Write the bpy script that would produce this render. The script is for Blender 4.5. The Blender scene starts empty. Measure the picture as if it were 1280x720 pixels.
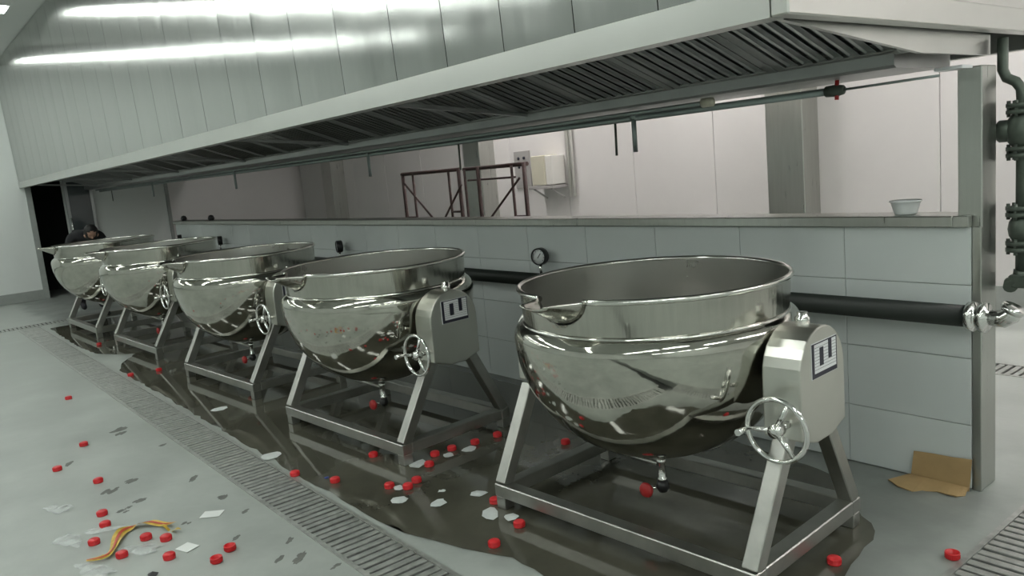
import bpy, bmesh, math, random
from mathutils import Matrix, Vector
random.seed(7)
PI = math.pi
scene = bpy.context.scene
col = scene.collection

# ------------------------------------------------------------------ camera
cam_data = bpy.data.cameras.new('camera')
cam = bpy.data.objects.new('camera', cam_data)
col.objects.link(cam)
cam_data.sensor_width = 36.0
cam_data.lens = 36.0 * 997.39 / 1280.0
cam_data.clip_end = 100
R_ = ((0.6277546282277606, 0.06300882885557449, -0.7758569547441558),
      (0.773082955339306, -0.16688774908912005, 0.6119568803174056),
      (-0.09092233445348075, -0.9839605513892393, -0.1534756085093444))
cam.matrix_world = Matrix(((R_[0][0], -R_[0][1], -R_[0][2], 0),
                           (R_[1][0], -R_[1][1], -R_[1][2], 0),
                           (R_[2][0], -R_[2][1], -R_[2][2], 1.6), (0, 0, 0, 1)))
scene.camera = cam

# ------------------------------------------------------------------ world, exposure
scene.view_settings.view_transform = 'Standard'
scene.view_settings.look = 'None'
scene.view_settings.gamma = 1.0
scene.view_settings.use_curve_mapping = False
scene.view_settings.exposure = -0.15
world = bpy.data.worlds.new('world')
scene.world = world
world.use_nodes = True
world.node_tree.nodes['Background'].inputs[0].default_value = (0.75, 0.8, 0.8, 1)
world.node_tree.nodes['Background'].inputs[1].default_value = 0.05
LAMP_FRONT = 19.0      # emission of the tubes over the open floor
LAMP_BACK = 58.0       # emission of the tubes behind the low wall
LAMP_TINT = (0.95, 1.0, 0.95)
LAMP_TINT_BACK = (1.0, 0.95, 0.93)

# ------------------------------------------------------------------ materials
def mat(name, c, rough=0.5, metal=0.0, var=0.0, vscale=6.0, rvar=0.0, bump=0.0, bscale=(40, 40, 40),
        spec=0.5, stretch=(1, 1, 1), emit=None, estr=0.0, alpha=1.0, aniso=0.0):
    m = bpy.data.materials.new(name)
    m.use_nodes = True
    nt = m.node_tree
    b = nt.nodes['Principled BSDF']
    b.inputs['Base Color'].default_value = (*c, 1)
    b.inputs['Roughness'].default_value = rough
    b.inputs['Metallic'].default_value = metal
    b.inputs['Specular IOR Level'].default_value = spec
    if alpha < 1:
        b.inputs['Alpha'].default_value = alpha
    if emit:
        b.inputs['Emission Color'].default_value = (*emit, 1)
        b.inputs['Emission Strength'].default_value = estr
    geo = nt.nodes.new('ShaderNodeNewGeometry')
    if aniso:                       # vertical brushing: highlights spread sideways
        b.inputs['Anisotropic'].default_value = aniso
        tg = nt.nodes.new('ShaderNodeCombineXYZ'); tg.inputs[0].default_value = 1.0
        nt.links.new(tg.outputs[0], b.inputs['Tangent'])
    if var or rvar:
        mp = nt.nodes.new('ShaderNodeMapping'); mp.inputs['Scale'].default_value = stretch
        nt.links.new(geo.outputs['Position'], mp.inputs['Vector'])
        n = nt.nodes.new('ShaderNodeTexNoise'); n.inputs['Scale'].default_value = vscale
        n.inputs['Detail'].default_value = 6; n.inputs['Roughness'].default_value = 0.6
        nt.links.new(mp.outputs[0], n.inputs['Vector'])
        if var:
            r = nt.nodes.new('ShaderNodeMapRange')
            r.inputs['From Min'].default_value = 0.25; r.inputs['From Max'].default_value = 0.75
            r.inputs['To Min'].default_value = 1 - var; r.inputs['To Max'].default_value = 1 + var
            nt.links.new(n.outputs['Fac'], r.inputs['Value'])
            mul = nt.nodes.new('ShaderNodeVectorMath'); mul.operation = 'SCALE'
            mul.inputs[0].default_value = c
            nt.links.new(r.outputs[0], mul.inputs['Scale'])
            nt.links.new(mul.outputs[0], b.inputs['Base Color'])
        if rvar:
            r2 = nt.nodes.new('ShaderNodeMapRange')
            r2.inputs['From Min'].default_value = 0.3; r2.inputs['From Max'].default_value = 0.7
            r2.inputs['To Min'].default_value = max(0.02, rough - rvar); r2.inputs['To Max'].default_value = rough + rvar
            nt.links.new(n.outputs['Fac'], r2.inputs['Value'])
            nt.links.new(r2.outputs[0], b.inputs['Roughness'])
    if bump:
        mp2 = nt.nodes.new('ShaderNodeMapping'); mp2.inputs['Scale'].default_value = bscale
        nt.links.new(geo.outputs['Position'], mp2.inputs['Vector'])
        n2 = nt.nodes.new('ShaderNodeTexNoise'); n2.inputs['Scale'].default_value = 1.0
        n2.inputs['Detail'].default_value = 3
        nt.links.new(mp2.outputs[0], n2.inputs['Vector'])
        bp = nt.nodes.new('ShaderNodeBump'); bp.inputs['Strength'].default_value = 1.0
        bp.inputs['Distance'].default_value = bump
        nt.links.new(n2.outputs['Fac'], bp.inputs['Height'])
        nt.links.new(bp.outputs[0], b.inputs['Normal'])
    return m

M = {}
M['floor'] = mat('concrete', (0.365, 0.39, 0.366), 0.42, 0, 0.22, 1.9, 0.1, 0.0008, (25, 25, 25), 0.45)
def damp_shade_zone(m):
    # hood shade painted into the concrete colour, along with damp around the water
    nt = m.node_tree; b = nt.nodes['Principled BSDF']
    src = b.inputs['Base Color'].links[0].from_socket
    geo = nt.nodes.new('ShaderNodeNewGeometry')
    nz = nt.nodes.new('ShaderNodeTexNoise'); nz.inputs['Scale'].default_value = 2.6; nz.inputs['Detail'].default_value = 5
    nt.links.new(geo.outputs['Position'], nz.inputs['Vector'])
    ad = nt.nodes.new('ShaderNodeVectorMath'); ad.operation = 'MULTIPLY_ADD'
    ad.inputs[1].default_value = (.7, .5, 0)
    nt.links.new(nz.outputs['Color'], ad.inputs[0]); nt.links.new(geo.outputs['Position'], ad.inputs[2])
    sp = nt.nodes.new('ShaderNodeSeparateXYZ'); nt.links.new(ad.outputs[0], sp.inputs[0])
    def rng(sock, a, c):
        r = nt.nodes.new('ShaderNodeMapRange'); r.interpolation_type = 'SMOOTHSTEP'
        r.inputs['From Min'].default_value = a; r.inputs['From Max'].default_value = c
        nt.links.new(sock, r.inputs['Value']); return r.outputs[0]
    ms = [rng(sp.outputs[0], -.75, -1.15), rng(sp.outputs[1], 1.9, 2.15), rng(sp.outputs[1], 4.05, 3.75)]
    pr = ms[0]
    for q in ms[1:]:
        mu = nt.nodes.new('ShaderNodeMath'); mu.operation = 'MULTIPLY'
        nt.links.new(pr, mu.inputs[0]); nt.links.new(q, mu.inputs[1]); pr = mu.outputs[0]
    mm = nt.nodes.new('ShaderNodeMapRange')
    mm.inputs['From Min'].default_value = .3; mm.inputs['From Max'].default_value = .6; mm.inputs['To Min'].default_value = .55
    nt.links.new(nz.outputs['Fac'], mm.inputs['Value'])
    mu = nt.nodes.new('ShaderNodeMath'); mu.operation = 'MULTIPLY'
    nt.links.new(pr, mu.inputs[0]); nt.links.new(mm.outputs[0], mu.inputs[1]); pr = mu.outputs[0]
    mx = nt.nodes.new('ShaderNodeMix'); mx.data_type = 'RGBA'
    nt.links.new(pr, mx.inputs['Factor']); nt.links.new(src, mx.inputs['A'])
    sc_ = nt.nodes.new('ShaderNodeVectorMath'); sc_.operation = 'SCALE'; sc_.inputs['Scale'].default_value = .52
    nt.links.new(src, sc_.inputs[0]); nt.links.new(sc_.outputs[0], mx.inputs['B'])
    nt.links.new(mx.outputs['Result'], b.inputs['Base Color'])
damp_shade_zone(M['floor'])
M['wet'] = mat('wet_concrete', (0.078, 0.076, 0.058), 0.05, 0, 0.35, 2.2, 0.03, 0.0006, (5, 5, 5), 0.55)
M['channel'] = mat('channel_dark', (0.03, 0.032, 0.03), 0.5, 0, 0.2)
M['white'] = mat('white_paint', (0.70, 0.73, 0.71), 0.45, 0, 0.03, 1.0)
M['cream'] = mat('cream_panel', (0.67, 0.653, 0.642), 0.35, 0, 0.04, 1.2)
M['ceiling'] = mat('ceiling_paint', (0.62, 0.64, 0.62), 0.7, 0, 0.03, 1.0)
M['base'] = mat('grey_skirting', (0.30, 0.32, 0.30), 0.5, 0, 0.1)
M['tile'] = mat('white_tile', (0.66, 0.70, 0.69), 0.16, 0, 0.03, 2.0, 0.03)
M['grout'] = mat('grout', (0.55, 0.58, 0.56), 0.8, 0, 0.1)
M['hood'] = mat('hood_steel', (0.52, 0.535, 0.515), 0.19, 1, 0.05, 3.0, 0.02, 0.009, (2.6, 2.6, 0.10), 0.5, (6, 6, 0.3), aniso=0.93)
M['hood_plain'] = mat('lip_steel', (0.60, 0.61, 0.58), 0.30, 1, 0.03, 2.0, 0.0, 0, spec=0.5)
M['filter'] = mat('filter_steel', (0.36, 0.37, 0.36), 0.34, 1, 0.12, 5.0, 0.06)
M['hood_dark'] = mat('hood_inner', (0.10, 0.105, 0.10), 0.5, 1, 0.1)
M['polish'] = mat('polished_steel', (0.51, 0.505, 0.455), 0.085, 1, 0.13, 9.0, 0.05, 0.0022, (6, 6, 6))
M['brushed'] = mat('brushed_steel', (0.48, 0.475, 0.43), 0.17, 1, 0.07, 3.0, 0.05, 0.0022, (22, 22, 1.0), 0.5, (14, 14, 0.6))
M['inner'] = mat('inner_steel', (0.52, 0.52, 0.49), 0.30, 1, 0.04, 3.0, 0.03)
M['rim'] = mat('rim_steel', (0.72, 0.72, 0.68), 0.14, 1)
M['box'] = mat('box_steel', (0.62, 0.62, 0.57), 0.30, 1, 0.04, 3.0, 0.0)
M['frame'] = mat('frame_steel', (0.46, 0.46, 0.43), 0.36, 1, 0.16, 9.0, 0.08)
M['post'] = mat('post_steel', (0.50, 0.51, 0.48), 0.32, 1, 0.08, 5.0, 0.06, 0, spec=0.5, stretch=(6, 6, 0.5))
M['chrome'] = mat('chrome', (0.80, 0.80, 0.78), 0.12, 1)
M['grate'] = mat('grate_steel', (0.43, 0.44, 0.42), 0.45, .75, 0.3, 22.0, 0.1)
M['black'] = mat('black_insulation', (0.009, 0.014, 0.010), 0.5, 0, 0.3, 8)
M['blackplast'] = mat('black_plastic', (0.015, 0.015, 0.016), 0.35)
M['red'] = mat('red_plastic', (0.66, 0.022, 0.028), 0.35, 0, 0.08, 30)
M['redpaint'] = mat('red_paint', (0.45, 0.03, 0.03), 0.4)
M['paper'] = mat('white_paper', (0.78, 0.80, 0.78), 0.6)
M['chip'] = mat('pale_scrap', (0.62, 0.65, 0.64), 0.5, 0, 0.1, 30)
M['film'] = mat('plastic_film', (0.74, 0.77, 0.76), 0.22, 0, 0.15, 12, 0.1, 0.006, (30, 30, 30), alpha=0.5)
M['blue'] = mat('blue_plastic', (0.03, 0.06, 0.28), 0.4)
M['yellow'] = mat('yellow_ribbon', (0.62, 0.42, 0.06), 0.45, 0, 0.35, 40)
M['ribbon_red'] = mat('ribbon_red', (0.5, 0.06, 0.03), 0.45)
M['mud'] = mat('dry_mud', (0.15, 0.155, 0.14), 0.7, 0, 0.3, 20)
M['card'] = mat('cardboard', (0.42, 0.285, 0.135), 0.8, 0, 0.08, 12)
M['rust'] = mat('rusty_tube', (0.045, 0.022, 0.019), 0.6, 0, 0.5, 14)
M['pipe_green'] = mat('galvanised_pipe', (0.30, 0.35, 0.34), 0.4, 0.7, 0.15, 5)
M['valve_green'] = mat('valve_casting', (0.10, 0.12, 0.10), 0.45, 0.5, 0.25, 10)
M['beige'] = mat('beige_box', (0.58, 0.56, 0.45), 0.5, 0, 0.04)
M['greybox'] = mat('grey_plate', (0.36, 0.35, 0.34), 0.5)
M['conduit'] = mat('white_conduit', (0.72, 0.71, 0.67), 0.4)
M['glass'] = mat('dark_glass', (0.05, 0.06, 0.065), 0.08, 0, spec=0.8)
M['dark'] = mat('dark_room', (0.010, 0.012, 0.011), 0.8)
M['alu'] = mat('door_alu', (0.42, 0.44, 0.44), 0.3, 0.9)
M['plate'] = mat('name_plate', (0.78, 0.79, 0.80), 0.35)
M['ink'] = mat('plate_ink', (0.02, 0.02, 0.035), 0.5)
M['dial'] = mat('gauge_dial', (0.78, 0.80, 0.80), 0.3)
M['bowl'] = mat('bowl_plastic', (0.78, 0.80, 0.80), 0.25)
M['cloth'] = mat('dark_jacket', (0.016, 0.016, 0.019), 0.85, 0, 0.3, 20)
M['trouser'] = mat('dark_trousers', (0.022, 0.024, 0.03), 0.85)
M['skin'] = mat('skin', (0.42, 0.25, 0.18), 0.55)
M['hair'] = mat('black_hair', (0.010, 0.009, 0.009), 0.55, 0, 0.3, 60)
M['shoe'] = mat('shoe', (0.3, 0.3, 0.29), 0.6)
M['lamp_body'] = mat('lamp_body', (0.7, 0.7, 0.7), 0.4)
M['tube_front'] = mat('tube_front', (0.9, 0.9, 0.9), 0.4, emit=LAMP_TINT, estr=LAMP_FRONT)
M['tube_back'] = mat('tube_back', (0.9, 0.9, 0.9), 0.4, emit=LAMP_TINT_BACK, estr=LAMP_BACK)

# ------------------------------------------------------------------ mesh helpers
class MB:
    """collects shapes, becomes ONE mesh object"""
    def __init__(self):
        self.bm = bmesh.new()
    def _add(self, vs, fs, smooth=False):
        v = [self.bm.verts.new(p) for p in vs]
        out = []
        for f in fs:
            try:
                fc = self.bm.faces.new([v[i] for i in f]); fc.smooth = smooth; out.append(fc)
            except ValueError:
                pass
        return v, out
    def box(self, x0, x1, y0, y1, z0, z1, bevel=0.0, mtx=None):
        vs = [Vector((x, y, z)) for z in (z0, z1) for y in (y0, y1) for x in (x0, x1)]
        if mtx: vs = [mtx @ v for v in vs]
        fs = [(0, 2, 3, 1), (4, 5, 7, 6), (0, 1, 5, 4), (2, 6, 7, 3), (0, 4, 6, 2), (1, 3, 7, 5)]
        v, f = self._add(vs, fs)
        if bevel > 0:
            ed = set(e for fc in f for e in fc.edges)
            bmesh.ops.bevel(self.bm, geom=list(ed), offset=bevel, segments=1, affect='EDGES')
        return self
    def bar(self, p0, p1, w, h=None, up=(0, 0, 1), bevel=0.0):
        """square bar of section w x h from p0 to p1"""
        h = h or w
        p0 = Vector(p0); p1 = Vector(p1); d = p1 - p0; L = d.length; d.normalize()
        u = Vector(up)
        s = d.cross(u)
        if s.length < 1e-4: s = d.cross(Vector((0, 1, 0)))
        s.normalize(); t = s.cross(d).normalized()
        m = Matrix(((d.x, s.x, t.x, p0.x), (d.y, s.y, t.y, p0.y), (d.z, s.z, t.z, p0.z), (0, 0, 0, 1)))
        return self.box(0, L, -w / 2, w / 2, -h / 2, h / 2, bevel, m)
    def tube(self, pts, r, n=12, cap=True, closed=False):
        pts = [Vector(p) for p in pts]
        N = len(pts)
        rings = []
        prev = None
        for i, p in enumerate(pts):
            if closed:
                d = pts[(i + 1) % N] - pts[i - 1]
            else:
                d = pts[min(i + 1, N - 1)] - pts[max(i - 1, 0)]
            d.normalize()
            if prev is None:
                a = Vector((0, 0, 1)) if abs(d.z) < 0.9 else Vector((1, 0, 0))
            else:
                a = prev
            s = (a - d * a.dot(d)).normalized(); t = d.cross(s); prev = s
            rr = r[i] if isinstance(r, (list, tuple)) else r
            rings.append([p + (s * math.cos(k * 2 * PI / n) + t * math.sin(k * 2 * PI / n)) * rr for k in range(n)])
        vs = [v for ring in rings for v in ring]
        fs = []
        last = N if closed else N - 1
        for i in range(last):
            j = (i + 1) % N
            for k in range(n):
                l = (k + 1) % n
                fs.append((i * n + k, i * n + l, j * n + l, j * n + k))
        v, f = self._add(vs, fs, True)
        if cap and not closed:
            for ring in (v[:n][::-1], v[-n:]):
                try: self.bm.faces.new(ring)
                except ValueError: pass
        return self
    def lathe(self, prof, n=48, mtx=None, axis='Z', smooth=True, mod=None):
        """prof: list of (radius, height)"""
        vs = []
        for (r, z) in prof:
            for k in range(n):
                a = 2 * PI * k / n
                rr, zz = (r, z) if mod is None else mod(r, z, a)
                p = Vector((rr * math.cos(a), rr * math.sin(a), zz))
                if axis == 'X': p = Vector((p.z, p.x, p.y))
                if axis == 'Y': p = Vector((p.x, p.z, p.y))
                if mtx: p = mtx @ p
                vs.append(p)
        fs = []
        for i in range(len(prof) - 1):
            for k in range(n):
                l = (k + 1) % n
                q = (i * n + k, i * n + l, (i + 1) * n + l, (i + 1) * n + k)
                fs.append(q[::-1] if axis == 'Y' else q)
        v, f = self._add(vs, fs, smooth)
        return self
    def prism(self, poly, axis, a0, a1, bevel=0.0, smooth_side=False):
        """poly: 2-D outline (counter-clockwise) extruded along axis between a0 and a1"""
        def P(u, v, a):
            return Vector((a, u, v)) if axis == 'X' else (Vector((u, a, v)) if axis == 'Y' else Vector((u, v, a)))
        n = len(poly)
        vs = [P(u, v, a0) for u, v in poly] + [P(u, v, a1) for u, v in poly]
        fs = [tuple(range(n))[::-1], tuple(range(n, 2 * n))]
        v, f = self._add(vs, fs)
        v2 = v
        for i in range(n):
            j = (i + 1) % n
            fc = self.bm.faces.new((v2[i], v2[j], v2[n + j], v2[n + i]))
            fc.smooth = smooth_side
        return self
    def quad_grid(self, fn, nu, nv, smooth=True):
        vs = [fn(i / nu, j / nv) for j in range(nv + 1) for i in range(nu + 1)]
        w = nu + 1
        fs = [(j * w + i, j * w + i + 1, (j + 1) * w + i + 1, (j + 1) * w + i) for j in range(nv) for i in range(nu)]
        self._add([Vector(p) for p in vs], fs, smooth)
        return self
    def build(self, name, m, parent=None, recalc=True):
        me = bpy.data.meshes.new(name)
        if recalc:
            bmesh.ops.recalc_face_normals(self.bm, faces=self.bm.faces[:])
        self.bm.to_mesh(me); self.bm.free()
        me.materials.append(M[m] if isinstance(m, str) else m)
        o = bpy.data.objects.new(name, me)
        col.objects.link(o)
        if parent: o.parent = parent
        return o

def tag(o, label=None, cat=None, group=None, kind=None):
    if label: o['label'] = label
    if cat: o['category'] = cat
    if group: o['group'] = group
    if kind: o['kind'] = kind
    return o

def empty(name, loc=(0, 0, 0), rz=0.0, label=None, cat=None, group=None):
    o = bpy.data.objects.new(name, None)
    col.objects.link(o)
    o.location = loc; o.rotation_euler = (0, 0, rz); o.empty_display_size = 0.1
    return tag(o, label, cat, group)

def copy_tree(o, parent=None):
    c = o.copy(); col.objects.link(c)
    if parent: c.parent = parent
    for ch in list(o.children): copy_tree(ch, c)
    return c

def share(name, src, parent, loc=None, mtx=None):
    o = bpy.data.objects.new(name, src.data); col.objects.link(o)
    if parent: o.parent = parent
    if loc is not None: o.location = loc
    return o

def structure(o):
    o['kind'] = 'structure'; return o

# ------------------------------------------------------------------ room shell
XL, XR, YF, YB, ZC = -16.1, 5.5, -6.5, 7.3, 4.0
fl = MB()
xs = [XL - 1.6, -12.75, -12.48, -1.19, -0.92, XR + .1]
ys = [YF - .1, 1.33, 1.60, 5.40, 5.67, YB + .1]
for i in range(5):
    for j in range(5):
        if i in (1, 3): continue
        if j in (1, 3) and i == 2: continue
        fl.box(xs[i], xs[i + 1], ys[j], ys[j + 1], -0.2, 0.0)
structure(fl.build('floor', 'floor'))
ch = MB()
ch.box(XL, XR, YF, YB, -0.24, -0.16)
structure(ch.build('trim_5', 'channel'))['label'] = 'dark bottom of the floor drain channels'

structure(MB().box(XL - .3, XR + .2, YF - .2, YB + .2, ZC, ZC + .1).build('ceiling', 'ceiling'))
DY0, DY1, DZ = 2.30, 2.80, 2.03
wl = MB()
wl.box(XL - .2, XL, YF, DY0, 0, ZC)
wl.box(XL - .2, XL, DY0, DY1, DZ, ZC)
wl.box(XL - .2, XL, DY1, 4.55, 0, ZC)
structure(wl.build('wall_left', 'white'))
structure(MB().box(XL - .2, XL, 4.55, YB, 0, ZC).build('wall_left_rear', 'cream'))
wr = structure(MB().box(XR, XR + .2, YF, YB, 0, ZC).build('wall_right', 'white'))
structure(MB().box(XL - .2, XR + .2, YF - .2, YF, 0, ZC).build('wall_front', 'white'))
wb = structure(MB().box(XL - .2, XR + .2, YB, YB + .2, 0, ZC).build('wall_back', 'cream'))
x = XL + .02; k = 0
pan = None
while x < XR - .05:
    w = min(1.18, XR - .02 - x)
    if abs(w - 1.18) < 1e-6:
        if pan is None:
            pan = MB().box(0, 1.174, -.02, 0, .20, ZC - .01, 0.004).build('wall_panel', 'cream', wb)
            pan.location = (x, YB, 0)
        else:
            share('wall_panel', pan, wb, (x, YB, 0))
    x += 1.18
# dark room behind the opening in the left wall
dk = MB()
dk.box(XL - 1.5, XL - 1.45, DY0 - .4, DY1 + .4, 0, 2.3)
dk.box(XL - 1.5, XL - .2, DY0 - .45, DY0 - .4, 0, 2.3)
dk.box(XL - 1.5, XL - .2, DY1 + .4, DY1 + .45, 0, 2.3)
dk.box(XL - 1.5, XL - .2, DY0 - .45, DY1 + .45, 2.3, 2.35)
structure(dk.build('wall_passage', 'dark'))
d1 = empty('door_1', (XL, DY0, 0), label='grey steel frame around the dark doorway in left wall'); structure(d1)
MB().box(0, .03, -.09, 0, 0, DZ + .05, .004).build('jamb', 'base', d1)
MB().box(0, .03, 0, .5, DZ, DZ + .05, .004).build('head', 'base', d1)
d2 = empty('door_2', (XL, 2.80, 0), label='dark glazed door leaf with bright aluminium frame beside the dark doorway'); structure(d2)
MB().box(.01, .05, .05, .40, .06, 1.99, .003).build('door_glass', 'glass', d2)
lf = MB(); lf.box(0, .06, 0, .05, 0, 2.04, .003); lf.box(0, .06, .40, .45, 0, 2.04, .003)
lf.box(0, .06, .05, .40, 1.99, 2.04, .003); lf.box(0, .06, .05, .40, 0, .06, .003)
lf.build('door_frame', 'alu', d2)
MB().tube([(.06, .03, .95), (.11, .03, .95), (.11, .03, 1.35), (.06, .03, 1.35)], .012, 8).build('door_handle', 'chrome', d2)
structure(MB().box(XL, XL + .03, YF, DY0 - .09, 0, .17, .004).build('baseboard_left', 'base'))
structure(MB().box(XL, XR, YB - .045, YB - .02, 0, .22, .004).build('baseboard_back', 'base'))
structure(MB().box(XL, XL + .04, 4.5, 4.56, 0, ZC).build('trim_1', 'base'))['label'] = 'grey upright corner strip on the left wall'

# ------------------------------------------------------------------ lamps (tube fittings under the ceiling, plus an added pair at the right)
def lamp(x, y, tube_m, label, group, src=None):
    if src is not None:
        t = copy_tree(src); t.location = (x, y, ZC); return t
    t = empty('ceiling_lamp', (x, y, ZC), label=label, cat='lamp', group=group)
    MB().box(-.17, .17, -.65, .65, -.155, 0, .005).build('lamp_body', 'lamp_body', t)
    MB().box(-.14, .14, -.62, .62, -.18, -.155).build('tube_pair', tube_m, t)
    return t
f0 = None
rown = ('leftmost', 'second', 'third', 'fourth', 'fifth', 'rightmost')
for li, lx in enumerate((-14.5, -10.8, -7.1, -3.4, 0.3, 4.0)):
    for ly, pl in ((1.0, 'nearest the hood'), (-.75, 'second from the hood'), (-2.5, 'third from the hood'), (-4.25, 'nearest the front wall')):
        lab = 'white ceiling tube lamp of the %s row from the left, %s' % (rown[li], pl)
        f = lamp(lx, ly, 'tube_front', lab, 'ceiling lamps above the open floor', f0)
        f['label'] = lab
        f0 = f0 or f
for ly, lab in ((2.7, 'added unseen tube lamp brightening the right end of the hood, front one'), (4.6, 'added unseen tube lamp brightening the right end of the hood, rear one')):
    f = lamp(1.3, ly, None, '', '', f0); f['label'] = lab  # unseen pair added to brighten the end panel of the hood
b0 = None
for lx, pl in ((-8.5, 'farthest left'), (-5.2, 'second from the left'), (-1.9, 'second from the right'), (1.5, 'farthest right')):
    lab = 'white ceiling tube lamp behind the low wall, ' + pl
    f = lamp(lx, 6.2, 'tube_back', lab, 'ceiling lamps behind the low wall', b0)
    f['label'] = lab
    b0 = b0 or f

# ------------------------------------------------------------------ columns on the back wall
col_lab = {-4.43: 'steel clad column on the back wall nearest the tall valve pipe',
           -9.55: 'grey column on the back wall behind the scaffold frame',
           -14.3: 'narrow grey column near the far left end of the back wall'}
for cx in (-4.43, -9.55, -14.3):
    c = tag(MB().box(cx - .2, cx + .2, 7.0, YB - .02, 0, ZC, .006).build('wall_column', 'post'), col_lab[cx], 'column')

# ------------------------------------------------------------------ low tiled wall with steel post and capping
WX0, WX1, WY = -12.5, -1.40, 3.57
pw = structure(MB().box(WX0, -1.463, WY + .012, 3.71, 0, 1.165).build('wall_partition', 'grout'))
tile0 = {}
ncol = 19
for ci in range(ncol):
    xa = -1.375 - .585 * (ci + 1); xb = xa + .585
    xa = max(xa, WX0); xb = min(xb, WX1)
    for (z0, z1) in ((0.005, .295), (.295, .595), (.595, .915), (.915, 1.163)):
        key = (round(xb - xa, 3), z0)
        if key not in tile0:
            o = MB().box(0.0015, xb - xa - 0.0015, -.012, 0, z0 + .0015, z1 - .0015, .0015).build('wall_tile', 'tile', pw)
            tile0[key] = o
        else:
            o = share('wall_tile', tile0[key], pw)
        o.location = (xa, WY + .012 + random.uniform(-.0008, .0008), 0)
cp = tag(MB().box(WX0, -1.463, WY - .03, 3.73, 1.165, 1.213, .004).box(-1.463, -1.40, WY - .03, 3.582, 1.165, 1.213, .003).build('wall_capping', 'post'),
         'brushed steel capping along the top of the low tiled wall', 'ledge')
pt = empty('steel_post', (-1.41, 3.65, 0), label='square brushed steel post at the end of the low tiled wall', cat='post')
MB().box(-.05, .045, -.06, .085, 0, 1.82, .004).build('shaft', 'post', pt)
MB().box(.012, .048, -.078, -.06, 0, 1.165, .003).build('edge_flange', 'post', pt)
MB().box(-.10, .01, -.16, -.06, 1.812, 1.8265, .002).build('top_bracket', 'plate', pt)

# ------------------------------------------------------------------ extractor hood
HY, HX0, HX1 = 2.14, XL + .01, -1.35
hood = empty('extractor_hood', (-8.7, 3.57, 1.83), label='long brushed steel extractor hood hanging over the row of kettles', cat='hood')
def hp(mb, name, m):
    o = mb.build(name, m, None); o.parent = hood; o.matrix_parent_inverse = Matrix.Translation((8.7, -3.57, -1.83)); return o
seams = [-1.35, -1.80, -2.20, -2.62, -3.03, -3.47, -4.02, -4.58, -5.12, -5.68]
while seams[-1] > HX0 + .7: seams.append(seams[-1] - .605)
seams.append(HX0)
LEAN = 0.036      # the tall front leans out a little towards the room
for a, b in zip(seams[1:], seams[:-1]):
    if b == -1.35: b = HX1 + .021
    w = b - a; bul = random.uniform(.002, .006); sk = random.uniform(-.004, .004)
    p = MB()
    def fn(u, v, a=a, w=w, bul=bul, sk=sk):
        yy = HY - bul * math.sin(PI * u) - sk * math.sin(2 * PI * u) * .6 - LEAN * (v) * 1.95
        return (a + .0025 + (w - .005) * u, yy, 2.05 + v * 1.94)
    p.quad_grid(fn, 14, 3)
    p.quad_grid(lambda u, v, a=a, w=w: (a + .0025 + (w - .005) * u, HY + .02 - LEAN * v * 1.95, 2.05 + v * 1.94), 1, 1)
    hp(p, 'front_panel', 'hood')
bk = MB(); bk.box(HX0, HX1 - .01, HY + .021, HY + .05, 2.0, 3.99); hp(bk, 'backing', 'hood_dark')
lip = MB()
lip.prism([(HY - .006, 1.95), (HY + .075, 1.95), (HY + .075, 1.975), (HY + .02, 1.985), (HY + .012, 2.052), (HY - .006, 2.052)], 'X', HX0, HX1 - .031)
hp(lip, 'front_lip', 'hood_plain')
ep = MB(); ep.box(HX1, HX1 + .02, HY + .004, 5.0, 2.04, 3.99, .002); hp(ep, 'end_panel', 'hood_plain')
eb = MB(); eb.box(HX1 - .03, HX1 + .03, HY - .006, 5.0, 1.95, 2.045, .005); hp(eb, 'end_band', 'hood_plain')
sk = MB(); sk.prism([(2.22, 1.955), (3.15, 1.868), (3.78, 1.868), (3.78, 1.95), (2.22, 2.0)], 'X', -1.425, -1.405); hp(sk, 'end_skirt', 'hood_plain')
gt = MB()
gt.prism([(3.13, 1.838), (3.15, 1.828), (3.60, 1.828), (3.62, 1.838), (3.62, 1.90), (3.13, 1.90)], 'X', HX0, HX1 - .15)
hp(gt, 'grease_gutter', 'filter')
rl = MB(); rl.box(HX0, HX1 - .03, 4.94, 5.0, 1.95, 2.06, .004); hp(rl, 'rear_lip', 'hood_plain')
rp = MB(); rp.box(HX0, HX1, 4.97, 5.0, 2.06, 3.99); hp(rp, 'rear_panel', 'hood_plain')
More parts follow.
